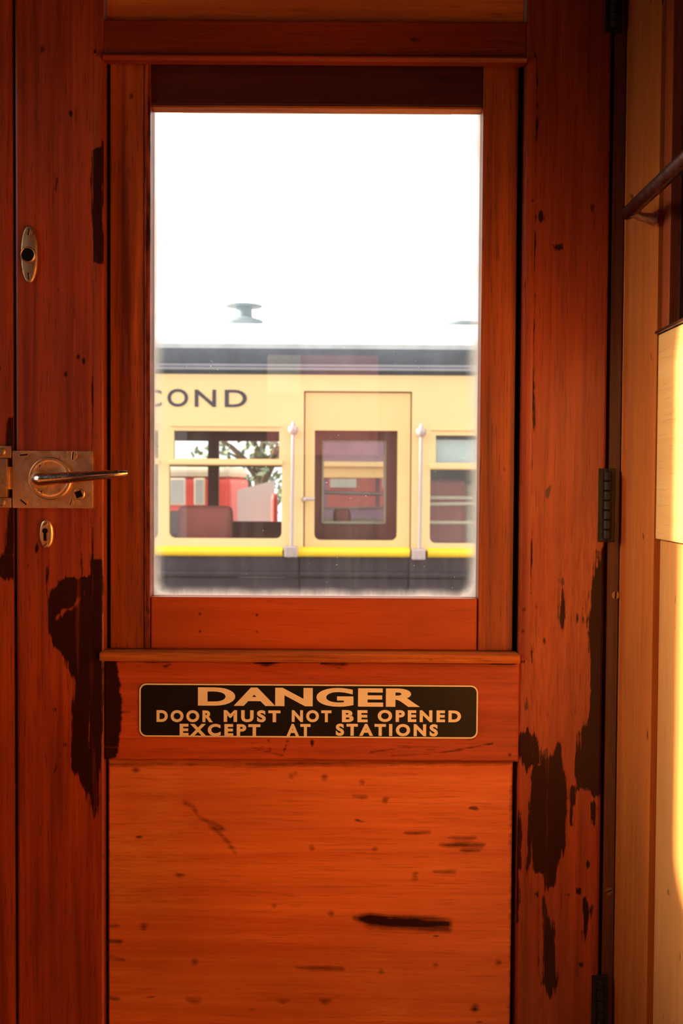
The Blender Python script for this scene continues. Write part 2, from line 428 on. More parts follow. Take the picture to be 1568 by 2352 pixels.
# back wall with the window of the opposite door
YV = 2 * .034 - YB                                    # where a thing at the back wall seems to stand, mirrored in the pane
ra_, rb_ = P(612, 812, YV), P(868, 1045, YV)
bm = bmesh.new(); ring_wall(bm, rrect(ra_.x, rb_.x, rb_.z, ra_.z, 0.01, 3), XL - .03, XR + .06, 0, ZT, YB - .04, YB, 'y')
struct(obj('wall_back', bm, M['room']))
# right wall slab behind its boards
struct(obj('wall_right', B(XR, XR + .05, YB, .06, 0, ZT), M['room']))

# ---- the front wall around the door: solid behind the jambs
xg_l = P(30, 1200).x; xd_l = P(38, 1200).x            # left post edge / door edge
xd_r = P(1391, 1000).x; xj_r = P(1399, 1000).x        # door edge / jamb edge
xp = P(1428, 1000).x                                  # post begins
bm = bmesh.new()
box(bm, XL - .03, xd_l + .012, .045, .085, 0, ZT)
box(bm, xd_r - .012, XR + .06, .045, .085, 0, ZT)
box(bm, xd_l + .012, xd_r - .012, .045, .085, 1.98, ZT)
struct(obj('wall_front', bm, M['black']))
# left post, the dark of the keeper recess painted on flat
tr = struct(board('trim_1', M['stile_a'], None, XL, xg_l, 0.05, ZT - .02, 0.0, .044,
      polys=[[(13, 962), (37, 962), (37, 1272), (13, 1272)], [(-10, 1272), (37, 1272), (37, 1335), (-10, 1325)]], step=.006))

# ------------------------------------------------------------------ the door
door = empty('door_1', ((xd_l + xd_r) / 2, 0.02, 0.02)); struct(door)
Zt, Zb = 1.965, 0.03
xs_l = P(238, 1200).x; xs_r = P(1195, 1300).x
left_st = [
 [(211,1289),(229,1289),(236,1330),(236,1620),(232,1760),(229,1803),(221,1880),(213,1872),(202,1830),(188,1803),(163,1761),(166,1706),(166,1623),(177,1568),(155,1540),(149,1512),(135,1499),(122,1485),(108,1443),(107,1380),(116,1360),(146,1330),(182,1325),(210,1322)],
 [(212,345),(240,330),(240,610),(214,600)]]
left_ln = [([(219, 118), (216, 700), (213, 1290)], 1.6), ([(213, 1290), (213, 1512), (238, 1512)], 1.2), ([(185, 1270), (188, 1330)], 1.5), ([(107, 1255), (108, 1380)], 1.0)]  # first two paint in the shade line beside the window bead
left_dt = [(162, 261, 3), (149, 860, 3), (88, 1258, 4), (85, 1262, 3), (73, 1434, 3), (82, 1618, 3), (126, 1630, 3), (152, 1710, 3), (191, 830, 4), (178, 820, 3)]
board('stile', M['stile_a'], door, xd_l, xs_l, Zb, Zt, 0, .042, left_st, left_ln, left_dt, [([(191, 1346), (190, 1368), (165, 1398), (146, 1404), (130, 1420)], 1.5), ([(204, 1600), (205, 1720)], -2)], step=.0024)
right_st = [
 [(1354,1344),(1352,1388),(1352,1457),(1358,1512),(1360,1595),(1349,1642),(1332,1681),(1327,1720),(1321,1747),(1327,1811),(1349,1822),(1365,1830),(1392,1825),(1400,1344),(1394,1250),(1380,1255),(1370,1267),(1368,1290)],
 [(1274,1703),(1288,1714),(1291,1761),(1305,1802),(1297,1890),(1297,1930),(1283,1978),(1270,2037),(1251,2047),(1243,2010),(1225,1999),(1219,1957),(1217,1850),(1219,1761),(1240,1755),(1255,1742)],
 [(1180,1720),(1193,1686),(1211,1673),(1233,1697),(1244,1755),(1219,1761),(1205,1775),(1191,1747)],
 [(1170,1850),(1182,1850),(1196,1890),(1195,1989),(1187,1999),(1185,2117),(1178,2120)],
 [(1246,2058),(1257,2085),(1267,2117),(1270,2165),(1275,2175),(1275,2261),(1265,2295),(1254,2277),(1238,2261),(1242,2197),(1246,2117),(1242,2090)],
 [(1342,2063),(1355,2085),(1353,2110),(1345,2140),(1343,2165),(1337,2165),(1340,2120)],
 [(1288,1316),(1295,1333),(1295,1416),(1291,1440),(1280,1427),(1283,1383)],
 [(1303,1800),(1316,1808),(1312,1895),(1304,1890)], [(1356,1840),(1368,1845),(1366,1895),(1360,1890)],
 [(1211,1880),(1221,1880),(1219,2025),(1212,2010)], [(1268,562),(1290,560),(1292,571),(1270,573)],
 [(1385,1100),(1400,1090),(1400,1240),(1388,1240)]]
right_ln = [([(1229, 130), (1222, 800), (1214, 1518), (1196, 1520)], 1.4), ([(1316, 1390), (1325, 1425)], 2), ([(1310, 1355), (1313, 1385)], 2), ([(1338, 1395), (1345, 1440)], 1.6)]  # first one paints in the shaded groove along the right bead
right_dt = [(1244, 1471, 3.5), (1350, 1984, 4), (1301, 2055, 3), (1332, 2216, 5), (1240, 498, 3), (1214, 655, 3), (1226, 1395, 2.5), (1213, 1405, 3), (1231, 2055, 3), (1222, 2068, 2), (1328, 2046, 3)]
board('stile', M['stile_b'], door, xs_r, xd_r, Zb, Zt, 0, .042, right_st, right_ln, right_dt, step=.0024)
# panel above, rails, lower panel
zt0 = P(700, 42).z
obj('top_panel', B(xs_l + .001, xs_r - .001, .008, .03, zt0 - .01, Zt - .06, .002), M['panel_top'], door)
z_a, z_b = P(700, 46).z, P(700, 127).z
obj('top_rail', B(xs_l, xs_r, 0, .04, z_b, z_a, .0025), M['rail_top'], door)
obj('head_rail', B(xs_l, xs_r, 0, .04, Zt - .07, Zt, .002), M['rail_top'], door)
bm = bmesh.new()   # half round bead under the top rail
zb0, zb1 = P(700, 143).z, P(700, 127).z
prism(bm, [(.0085, zb0), (.0085, zb1 - .0006)] + [(-.004 - .0035 * math.sin(math.pi * i / 8), zb1 - .0006 + (zb0 - zb1) * i / 8) for i in range(9)], 'x', xs_l + .0005, xs_r - .0005)
obj('bead', bm, M['rail_top'], door)
# upright beads of the window slot
zl0 = P(225, 1511).z; zl1 = P(225, 123).z
board('bead', M['bead'], door, P(214.5, 800).x, P(233.5, 800).x, zl0, zl1, -.0006, .03, [[(205, 345), (245, 330), (245, 610), (205, 600)], [(205, 1285), (245, 1285), (245, 1520), (205, 1520)]], step=.003, bev=.0004)
zl0r = P(1205, 1517).z; zl1r = P(1220, 131).z
board('bead', M['bead'], door, P(1200, 1200).x, P(1219, 1200).x, zl0r, zl1r, -.0006, .03, dots=[(1203, 1400, 4), (1206, 1372, 3), (1201, 1450, 3), (1224, 460, 3)], step=.003, bev=.0004)
z_m0, z_m1 = P(700, 1747).z, P(700, 1520).z
mid_st = [[(230,1516),(267,1518),(275,1560),(280,1620),(277,1690),(268,1740),(230,1750)], [(580,1519),(660,1520),(612,1529),(585,1526)], [(735,1520),(812,1521),(790,1528),(735,1527)], [(1120,1522),(1185,1523),(1180,1528),(1130,1526)], [(300,1518),(420,1519),(350,1523)]]
mid_ln = [([(600, 1714), (632, 1712)], 1.2), ([(616, 1700), (620, 1728)], 1.6), ([(660, 1702), (652, 1726)], 1.3), ([(716, 1700), (717, 1712)], 2), ([(275, 1635), (298, 1634)], 1.6), ([(560, 1705), (590, 1722), (650, 1735)], 0.8), ([(850, 1728), (930, 1716), (1000, 1722)], 0.8), ([(900, 1736), (1000, 1732), (1130, 1708)], 0.8)]
board('middle_rail', M['rail'], door, xs_l, xs_r, z_m0, z_m1, 0, .04, mid_st, mid_ln, [(1170, 1733, 3)], step=.002)
zl_b, zl_t = P(700, 2480).z, P(700, 1751).z
xpl, xpr = P(246, 2000).x, P(1177, 2000).x
pan_st = [[(815,2110),(850,2098),(900,2103),(1000,2110),(1035,2115),(1032,2138),(990,2138),(900,2136),(845,2131)],
          [(1012,1940),(1060,1937),(1110,1941),(1105,1946),(1030,1945)], [(1030,1926),(1090,1924),(1080,1930)], [(1060,1952),(1098,1953),(1070,1957)], [(930,1912),(985,1911),(960,1915)],
          [(812,1828),(840,1829),(830,1833)], [(1000,2003),(1045,2003),(1020,2006)], [(405,2007),(420,2008),(412,2012)], [(680,2222),(735,2221),(785,2224),(720,2226)],
          [(246,1752),(1180,1752),(1180,1756),(246,1757)], [(430,2297),(460,2296),(450,2302)], [(640,2298),(662,2298),(650,2304)], [(735,2296),(758,2297),(745,2303)]]
pan_ln = [([(425, 1846), (445, 1853), (452, 1872), (485, 1890), (510, 1902)], 1.1), ([(480, 1890), (520, 1930), (540, 1958)], 0.9), ([(246, 2129), (268, 2126)], 1.4), ([(246, 2162), (275, 2163)], 1.3), ([(246, 2197), (283, 2204)], 1.8), ([(246, 2290), (268, 2296)], 1.4), ([(955, 2006), (950, 2018)], 1.5), ([(245, 1760), (243, 2360)], 1.5), ([(1178, 1760), (1174, 2360)], 1.5)]
pan_dt = [(669, 1781, 4), (678, 1777, 3), (745, 1785, 3), (832, 1797, 3), (312, 1769, 4), (330, 2131, 5), (1000, 2215, 3.5), (1090, 2317, 6), (875, 2231, 2.5), (630, 2080, 2), (760, 2098, 2), (447, 2210, 4), (716, 1948, 2), (955, 2017, 2.5), (1145, 2212, 5), (885, 1838, 2), (860, 1950, 3)]
board('lower_panel', M['panel'], door, xpl, xpr, zl_b, zl_t, .006, .03, pan_st, pan_ln, pan_dt, step=.0016)
obj('panel_rebate', B(xs_l - .004, xs_r + .004, .032, .042, zl_b - .01, zl_t + .01), M['black'], door)
obj('bottom_rail', B(xs_l, xs_r, 0, .04, Zb, zl_b - .002, .002), M['rail_top'], door)
# ledge below the window
zs0, zs1 = P(700, 1518).z, P(700, 1497).z
obj('window_ledge', B(P(233, 1500).x, P(1191, 1505).x, -.012, .02, zs0, zs1, .0025), M['ledge'], door)
obj('leak_block', B(xs_l, xs_r, .021, .041, z_m1 + .0004, P(700, 1497).z + .0002), M['black'], door)  # added filler: stops daylight leaking under the sash
# drop window sash: stiles, rails, pane
YS = .012
z_w0, z_w1 = P(700, 1496).z, P(700, 128).z
gx0, gx1 = P(341, 800).x, P(1107, 800).x
gz0, gz1 = P(720, 1376).z, P(720, 236).z
obj('sash_stile', B(P(247, 800).x, P(326, 800).x, YS, .04, z_w0, z_w1, .0015), M['sash'], door)
obj('sash_stile', B(gx1, P(1188, 800).x, YS, .04, z_w0, z_w1, .0015), M['sash'], door)
obj('glazing_strip', B(P(327, 800).x, gx0, YS - .002, .04, z_w0, z_w1, .0015), M['bead'], door)
obj('sash_top_rail', B(gx0, gx1, YS + .003, .04, P(720, 229).z, z_w1, .001), M['sash_dark'], door)
obj('glazing_bead', B(gx0, gx1, YS + .005, .034, gz1, P(720, 229.5).z, .001), M['ledge'], door)
sr = board('sash_bottom_rail', M['sash_low'], door, gx0 + .0005, gx1 - .0015, z_w0, gz0, YS - .001, .04, dots=[(459, 1410, 3.0), (590, 1412, 3.0), (459, 1450, 2.6), (590, 1451, 2.6)], step=.0015)
bm = bmesh.new()
box(bm, xs_l, P(246, 800).x, .03, .041, z_w0, z_w1); box(bm, P(1189, 800).x, xs_r, .03, .041, z_w0, z_w1)
obj('sash_channel', bm, M['black'], door)
# pane: old glass; its edge grime also paints in the bloom of the window
def pane_material():
    g = N('grimy window glass'); pos = g.n('NewGeometry').outputs['Position']
    at = g.n('Attribute', attribute_name='stain', attribute_type='GEOMETRY').outputs['Fac']
    n1 = g.noise(g.scaled(pos, (1, 1, .35)), 34, 5, 0.65); n2 = g.noise(pos, 260, 3, 0.7)
    n3 = g.noise(g.scaled(pos, (1, 1, .02)), 120, 3, 0.6)
    d = g.math('ADD', at, g.math('MULTIPLY', g.math('SUBTRACT', n1, 0.5), 0.014))
    e = g.math('POWER', g.remap(d, 0.0, 0.015, 1, 0), 2.0)
    film = g.math('ADD', 0.018, g.math('MULTIPLY', g.remap(n3, 0.45, 0.75), 0.025))
    film = g.math('ADD', film, g.math('MULTIPLY', g.remap(n1, 0.5, 0.8), 0.025))
    fac = g.math('ADD', film, g.math('MULTIPLY', e, 0.85))
    fleck = g.remap(g.noise(pos, 330, 1, 0.5), 0.785, 0.80)
    fac = g.math('MAXIMUM', fac, g.math('MULTIPLY', fleck, 0.7))
    fac = g.math('MINIMUM', fac, 0.9)
    tr_ = g.n('BsdfTranslucent', {'Color': (0.92, 0.86, 0.74)}).outputs[0]
    df = g.n('BsdfDiffuse', {'Color': (0.75, 0.68, 0.55)}).outputs[0]
    dirt = g.n('MixShader', {0: 0.25, 1: tr_, 2: df}).outputs[0]
    tp = g.n('BsdfTransparent', {'Color': (0.97, 0.975, 0.97)}).outputs[0]
    gl = g.n('BsdfGlossy', {'Color': (1, 1, 1), 'Roughness': 0.0}).outputs[0]
    fr = g.n('Fresnel', {'IOR': 1.52}).outputs[0]
    cl = g.n('MixShader', {0: g.math('MULTIPLY', fr, 2.2, True), 1: tp, 2: gl}).outputs[0]
    return g.done(g.n('MixShader', {0: fac, 1: cl, 2: dirt}).outputs[0])
M['pane'] = pane_material()
def clear_glass(name, tint=(0.93, 0.95, 0.94), k=0.55, dirt=0.014):
    g = N(name)
    tp = g.n('BsdfTransparent', {'Color': tint}).outputs[0]
    gl = g.n('BsdfGlossy', {'Color': (1, 1, 1), 'Roughness': 0.02}).outputs[0]
    df = g.n('BsdfDiffuse', {'Color': (0.8, 0.75, 0.68)}).outputs[0]
    fr = g.n('Fresnel', {'IOR': 1.5}).outputs[0]
    cl = g.n('MixShader', {0: g.math('MULTIPLY', fr, k, True), 1: tp, 2: gl}).outputs[0]
    n1 = g.noise(g.n('NewGeometry').outputs['Position'], 5, 4)
    return g.done(g.n('MixShader', {0: g.math('MULTIPLY', g.remap(n1, 0.3, 0.7, 0.4, 1.4), dirt), 1: cl, 2: df}).outputs[0])
M['glass'] = clear_glass('carriage window glass')
def pane_grid():
    nx, nz = 110, 160; yp = .034
    xs = np.linspace(gx0 - .0005, gx1 + .0005, nx + 1); zs = np.linspace(gz0 - .0005, gz1 + .0005, nz + 1)
    base = wloc(door); vs = []; sd = []
    for x in xs:
        for z in zs:
            vs.append((x - base.x, yp - base.y, z - base.z))
            side = min(x - gx0, gx1 - x) * 0.9
            bot = (z - gz0) * 1.25; top = (gz1 - z) * 3
            sd.append(min(side, bot, top) if min(side, bot) > .03 else (min(side, bot) - 0.35 * max(0, .02 - max(side, bot))))
    fs = [(i * (nz + 1) + k, (i + 1) * (nz + 1) + k, (i + 1) * (nz + 1) + k + 1, i * (nz + 1) + k + 1) for i in range(nx) for k in range(nz)]
    me = bpy.data.meshes.new('window_pane'); me.from_pydata(vs, [], fs); me.update()
    me.attributes.new('stain', 'FLOAT', 'POINT').data.foreach_set('value', np.array(sd, np.float32))
    return link('window_pane', me, M['pane'], door)
pane = pane_grid()
# hinges in the gap beside the hinge stile
for py0, py1 in ((-60, 75), (1076, 1245), (2240, 2420)):
    ym = (py0 + py1) / 2; a = P(1397, py0); b = P(1397, py1)
    cx = (xd_r + xj_r) / 2
    bm = bmesh.new()
    box(bm, xd_r - .0075, cx, -.0022, .004, b.z, a.z, .0008)
    box(bm, cx, xj_r + .0075, -.0022, .004, b.z, a.z, .0008)
    h = obj('hinge', bm, M['iron'], door)
    bm = bmesh.new(); n = 7; hh = (a.z - b.z) * .92 / n
    for i in range(n):
        z0 = b.z + (a.z - b.z) * .04 + i * hh
        lathe(bm, [(.0036, .0003), (.0046, .0012), (.0046, hh - .0012), (.0036, hh - .0003)], (cx, -.004, z0), 'z', 18)
    obj('knuckle', bm, M['iron'], h, True)

# ------------------------------------------------------------------ jamb, post and the right wall's boards
jm = struct(obj('trim_2', B(xj_r, xp - .0008, .002, .044, .03, ZT - .02, .001), M['jamb']))
for px, py, ang in ((1413, 1367, 1.5), (1397, 2047, 0.4)):
    v = P(px, py, .002); add_screw((v.x, .002, v.z), .0046, ang, M['old_screw'], jm)
# hollow corner post
xe = xp + .0185; ye = PX(1505, 1000, xe).y
pts = [(XR + .0, .03), (xp, .03), (xp, -.004)]
for i in range(1, 13):
    t = math.pi / 2 * i / 12
    pts.append((xp + (xe - xp) * math.sin(t), ye + (-.004 - ye) * math.cos(t)))
pts += [(XR, ye)]
bm = bmesh.new(); prism(bm, pts, 'z', .02, ZT - .01)
struct(obj('trim_3', bm, M['post'], smooth=True))
# wainscot below the sill: one thick board, then framed panelling
zs_t = PX(1507, 770, xe).z; zb_b = PX(1503, 1238, xe).z
struct(obj('trim_4', B(xe + .001, XR - .0005, YB + .02, ye - .0008, zb_b, zs_t, .002), M['pale']))
y_s = PX(1512, 1500, xe + .010).y
struct(obj('trim_5', B(xe + .010, XR - .0005, y_s, ye + .03, .03, zb_b - .001, .001), M['redwood']))
struct(obj('trim_6', B(xe + .007, XR - .0005, YB + .02, y_s - .002, .03, zb_b - .001, .0015), M['pale_v']))
# upper window of the right wall
win = empty('window_1', (XR - .01, -.4, zs_t)); struct(win)
y_f = PX(1539, 500, xe + .004).y
fr = obj('window_frame', B(xe + .004, XR - .0005, y_f, ye - .0008, zs_t + .004, ZT - .02, .001), M['redwood'], win)
obj('window_sill', B(xe - .003, XR - .0005, YB + .02, ye - .0008, zs_t + .0005, zs_t + .0038, .0012), M['darkwood'], win)
bm = bmesh.new()
box(bm, xe + .016, XR - .001, y_f - .030, y_f + .0, zs_t + .004, ZT - .02, .003)
box(bm, xe + .012, XR - .004, y_f - .0085, y_f - .0065, zs_t + .004, ZT - .02, .0008)
obj('sash', bm, M['darkwood'], win)
obj('sash', B(xe + .014, XR - .001, YB + .1, y_f - .031, zs_t + .004, ZT - .02, .002), M['darkwood'], win)
for px, py in ((1521, 380), (1516, 690), (1508, 748)):
    v = PX(px, py, xe + .004); bm = bmesh.new(); tube(bm, [(xe + .0034, v.y, v.z), (xe + .006, v.y, v.z)], .0019, 14)
    obj('nail_hole', bm, M['black'], fr)

# ------------------------------------------------------------------ fittings on the door
def put(bm, name, mat, root, smooth=True): return obj(name, bm, mat, root, smooth)
# rim lock
Lc = P(122, 1102)
lock = tag(empty('rim_lock', (Lc.x, 0, P(120, 1167).z)), 'rectangular brass door lock with lever handle and round boss', 'door lock')
lx0, lx1 = P(31, 1100).x, P(216, 1100).x; lz0, lz1 = P(122, 1167).z, P(122, 1036).z
bm = bmesh.new(); prism(bm, rrect(lx0, lx1, lz0, lz1, .0012, 3), 'y', -.0045, 0)
bmesh.ops.bevel(bm, geom=[e for e in bm.edges if all(v.co.y < -.004 for v in e.verts)], offset=.0007, segments=2, affect='EDGES')
put(bm, 'lock_plate', M['brass'], lock)
Bc = P(119, 1099); r = 49 * S
bm = bmesh.new()
lathe(bm, [(r, -.0043), (r, -.0068), (r - .0012, -.0078), (r - .0035, -.0078), (r - .0048, -.0066), (r - .006, -.0062), (.006, -.0062), (.006, -.0045)], (Bc.x, 0, Bc.z), 'y', 56)
boss = put(bm, 'boss', M['brass'], lock)
for px, py, a, q in ((57, 1045, .1, 9.5), (170, 1047, 1.5, 9.5), (57, 1153, -.7, 9.5), (165, 1153, 1.25, 7)):
    v = P(px, py); add_screw((v.x, -.0044, v.z), q * S, a, M['brass'], lock)
for px, py, a in ((97, 1067, 1.2), (95, 1131, .6)):
    v = P(px, py); add_screw((v.x, -.0061, v.z), 7.5 * S, a, M['brass'], lock)
# lever: comes out of the boss, turns and tapers to a flattened tip
h0 = P(104, 1101); tip = P(291, 1086, -.034)
path = []; rad = []
for i in range(10):
    t = math.pi / 2 * i / 9
    path.append((h0.x + .011 * (1 - math.cos(t)) - .003, -.020 - .014 * math.sin(t), h0.z)); rad.append(.0072)
path.insert(0, (h0.x - .003, -.006, h0.z)); rad.insert(0, .0066)
x1 = path[-1][0]
for i in range(1, 19):
    t = i / 18
    path.append((x1 + (tip.x - x1) * t, -.034 - .005 * math.sin(math.pi * t) + .004 * t * t, h0.z + (tip.z - h0.z) * (t ** 1.2)))
    rad.append(.0072 - .0029 * t if i < 17 else (.0040 if i == 17 else .0028))
bm = bmesh.new(); tube(bm, path, rad, 20, 1.0)
put(bm, 'lever_handle', M['nickel'], lock)
bm = bmesh.new(); lathe(bm, [(.0105, -.006), (.0105, -.008), (.0085, -.0105), (.0072, -.0125)], (h0.x - .003, 0, h0.z), 'y', 32)
put(bm, 'lever_collar', M['brass'], lock)
sq = P(184, 1135)
bm = bmesh.new(); lathe(bm, [(.0066, -.0044), (.0066, -.0056), (.0058, -.0064), (.005, -.0064)], (sq.x, 0, sq.z), 'y', 32)
kb = put(bm, 'key_boss', M['brass'], lock)
bm = bmesh.new(); a0 = math.radians(22); q = .0052
prism(bm, [(sq.x + q * math.cos(a0 + math.pi / 4 + k * math.pi / 2), sq.z + q * math.sin(a0 + math.pi / 4 + k * math.pi / 2)) for k in range(4)], 'y', -.0067, -.005)
put(bm, 'square_key_hole', M['black'], kb, False)
# keeper on the left post
kx1 = P(25, 1040).x; kx0 = P(-42, 1040).x
keep = tag(empty('lock_keeper', (P(5, 1100).x, 0, P(5, 1167).z)), 'brass keeper on the post, catching the bolt left of the lock plate', 'lock keeper')
for py0, py1, ps in ((1024, 1052, 1038), (1143, 1166, 1154)):
    lug = put(PB(-42, py0, 25, py1, -.006, .006, .0007), 'lug', M['brass'], keep)
    v = P(8, ps); bm = bmesh.new(); lathe(bm, [(.0046, -.0061), (.0046, -.0072), (.0034, -.0082), (.0018, -.0085)], (v.x, 0, v.z), 'y', 24)
    put(bm, 'screw', M['brass_dull'], lug)
put(PB(-42, 1053, 16, 1142, -.009, .009, .0012), 'keeper_body', M['brass_dull'], keep)
put(PB(17, 1072, 30.5, 1124, -.003, .003, .0004), 'latch_bolt', M['brass'], keep)
# keyhole escutcheon below
def superellipse(cx, cz, a, b, p=2.6, n=48):
    out = []
    for k in range(n):
        t = 2 * math.pi * k / n; c, s = math.cos(t), math.sin(t)
        out.append((cx + a * math.copysign(abs(c) ** (2 / p), c), cz + b * math.copysign(abs(s) ** (2 / p), s)))
    return out
def domed_plate(cx, cz, a, b, h, p=2.6, rim=.0022):
    bm = bmesh.new(); lay = []
    for i in range(6):
        t = i / 5; ins = rim * (1 - math.cos(t * math.pi / 2)); y = -h * math.sin(t * math.pi / 2)
        lay.append([bm.verts.new((x, y, z)) for x, z in superellipse(cx, cz, a - ins, b - ins, p)])
    for u, v in zip(lay, lay[1:]):
        for k in range(len(u)): bm.faces.new((u[k], u[(k + 1) % len(u)], v[(k + 1) % len(u)], v[k]))
    bm.faces.new(lay[-1]); bm.faces.new(list(reversed(lay[0])))
    return bm
ke = P(107, 1226)
esc = tag(empty('keyhole_escutcheon', (ke.x, 0, ke.z)), 'small oval brass keyhole plate below the lever lock', 'keyhole plate')
put(domed_plate(ke.x, ke.z, 16.5 * S, 33 * S, .003, 2.3, .0032), 'plate', M['brass'], esc)
kh = P(105, 1219); bm = bmesh.new()
pts = [(kh.x + 6.3 * S * math.cos(t), kh.z + 6.3 * S * math.sin(t)) for t in [math.radians(-60 + 300 * i / 20) for i in range(21)]]
pts += [(kh.x - 3.4 * S, kh.z - 23 * S), (kh.x + 3.4 * S, kh.z - 23 * S)]
prism(bm, pts, 'y', -.0034, -.002); put(bm, 'keyhole', M['black'], esc, False)
for py in (1203, 1251):
    v = P(106, py); add_screw((v.x, -.003, v.z), 5.5 * S, .7, M['brass'], esc)
# long oval plate with a round hole, high on the stile
pe = P(68, 585)
esc2 = tag(empty('latch_escutcheon', (pe.x, 0, pe.z)), 'long oval brass plate with a round dark hole, high above the lock', 'escutcheon plate')
put(domed_plate(pe.x, pe.z, 20 * S, 66 * S, .0035, 2.15, .003), 'plate', M['brass_dull'], esc2)
ho = P(67, 587); bm = bmesh.new()
lathe(bm, [(.0088, -.003), (.0088, -.0052), (.008, -.006), (.0072, -.0055), (.0070, -.0034)], (ho.x, 0, ho.z), 'y', 40)
put(bm, 'collar', M['brass_dull'], esc2)
bm = bmesh.new(); lathe(bm, [(.0070, -.0030), (.0070, -.0046)], (ho.x, 0, ho.z), 'y', 32); put(bm, 'round_hole', M['black'], esc2, False)
for py, a in ((535, 1.4), (635, 1.6)):
    v = P(68, py); add_screw((v.x, -.0034, v.z), 8 * S, a, M['brass_dull'], esc2, .0009)

# danger sign
sx0, sx1 = P(320, 1630).x, P(1097, 1634).x; szt, szb = P(708, 1571).z, P(708, 1694).z
sg = tag(empty('danger_sign', ((sx0 + sx1) / 2, 0, szb)), 'black and cream danger sign fixed across the middle rail', 'sign')
bm = bmesh.new(); prism(bm, rrect(sx0, sx1, szb, szt, .0085, 8), 'y', -.0014, 0)
put(bm, 'plate', M['sign'], sg, False)
bm = bmesh.new(); a = rrect(sx0 + .0002, sx1 - .0002, szb + .0002, szt - .0002, .0084, 8); b = rrect(sx0 + .0018, sx1 - .0018, szb + .0018, szt - .0018, .007, 8)
va = [bm.verts.new((x, -.0017, z)) for x, z in a]; vb = [bm.verts.new((x, -.0017, z)) for x, z in b]
vc = [bm.verts.new((x, -.0012, z)) for x, z in a]; vd = [bm.verts.new((x, -.0012, z)) for x, z in b]
for i in range(len(a)):
    j = (i + 1) % len(a)
    bm.faces.new((va[i], va[j], vb[j], vb[i])); bm.faces.new((vc[i], vc[j], va[j], va[i])); bm.faces.new((vd[j], vd[i], vb[i], vb[j]))
put(bm, 'border', M['signtext'], sg, False)
def word(bm, t, px0, px1, py0, py1, bold, sp=1.0, Y=-.0013, dep=.0004):
    a = P(px0, (py0 + py1) / 2); b = P(px1, (py0 + py1) / 2); z1 = P((px0 + px1) / 2, py0).z; z0 = P((px0 + px1) / 2, py1).z
    add(bm, text_bm(t, a.x, b.x, z0, z1, Y, dep, bold, sp))
bm = bmesh.new(); word(bm, 'DANGER', 455, 964, 1579, 1622, .042, 1.06); put(bm, 'lettering', M['signtext'], sg, False)
for t, a, b in (('DOOR', 360, 489), ('MUST', 514, 644), ('NOT', 670, 761), ('BE', 785, 844), ('OPENED', 867, 1058)):
    bm = bmesh.new(); word(bm, t, a, b, 1630.5, 1658, .046, 1.36); put(bm, 'lettering', M['signtext'], sg, False)
for t, a, b in (('EXCEPT', 413, 598), ('AT', 658, 713), ('STATIONS', 771, 1005)):
    bm = bmesh.new(); word(bm, t, a, b, 1662, 1690, .046, 1.36); put(bm, 'lettering', M['signtext'], sg, False)

# grab rail along the right wall
rx = .310; ra = PX(1443, 488, rx)
gr = tag(empty('grab_rail', (rx, ra.y, ra.z)), 'dark bronze grab rail running along the right wall', 'handrail')
bm = bmesh.new()
n = 8; path = [(rx, ra.y + .0075 * math.sin(math.pi / 2 * (1 - i / n)), ra.z) for i in range(n)]; rad = [.0075 * math.sqrt(max(.02, 1 - (1 - i / n) ** 2)) for i in range(n)]
path += [(rx, ra.y - .001, ra.z), (rx, -1.0, ra.z)]; rad += [.0075, .0075]
tube(bm, path, rad, 24); put(bm, 'rod', M['bronze'], gr)
bm = bmesh.new(); xw = xp + .012
tube(bm, [(rx + .002, ra.y - .012, ra.z - .003), (rx + .010, ra.y - .013, ra.z - .008), (xw + .003, ra.y - .014, ra.z - .011)], [.0055, .0048, .0065], 16)
put(bm, 'bracket', M['brass_dull'], gr)
bm = bmesh.new(); tube(bm, [(xe - .0005, -.85, ra.z - .011), (rx + .010, -.85, ra.z - .008), (rx + .002, -.85, ra.z - .003)], [.0065, .0048, .0055], 16)
bm2 = bmesh.new(); bm2.free(); put(bm, 'bracket', M['brass_dull'], gr)

# ------------------------------------------------------------------ outside: the yellow carriage on the next track
YT = 5.2; YO = 7.75; q = sz(YT)
M['yellow'] = paint('yellow carriage paint', (0.80, 0.56, 0.27), 0.45, 0.35, 0.04, 2)
M['yellow_d'] = paint('yellow door paint', (0.79, 0.52, 0.23), 0.45, 0.35, 0.04, 2)
M['stripe'] = paint('bright yellow stripe paint', (0.88, 0.58, 0.016), 0.35, 0.4, 0.05, 4)
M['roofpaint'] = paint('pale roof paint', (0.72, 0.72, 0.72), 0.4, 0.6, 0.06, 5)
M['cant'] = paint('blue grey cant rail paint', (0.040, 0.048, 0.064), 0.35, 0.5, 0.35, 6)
M['fade_low'] = paint('lower roof fade paint', (0.22, 0.23, 0.25), 0.35, 0.5, 0.2, 6)  # lower step of the roof's fade to sky white, painted in
M['roof_fade'] = paint('upper roof fade paint', (0.40, 0.40, 0.41), 0.4, 0.5, 0.15, 6)  # next step up to the bleached crown, sky glare put into the colour
M['vent'] = paint('vent paint', (0.20, 0.25, 0.28), 0.5, 0.3)
M['skirt'] = paint('dark plum skirt paint', (0.040, 0.026, 0.034), 0.4, 0.35, 0.25, 5)
M['gutter'] = paint('gutter paint', (0.22, 0.22, 0.25), 0.4)
M['letter'] = paint('dark blue lettering paint', (0.05, 0.04, 0.06), 0.5)
M['chrome'] = metal('handrail steel', (0.50, 0.40, 0.39), 0.35, (0.4, 0.3, 0.3), 0.4, 0.5)
M['maroon'] = paint('maroon lining', (0.36, 0.10, 0.085), 0.55)
M['cream'] = paint('cream paint', (0.8, 0.68, 0.50), 0.5)
M['seat'] = paint('maroon seat cloth', (0.50, 0.12, 0.11), 0.8)
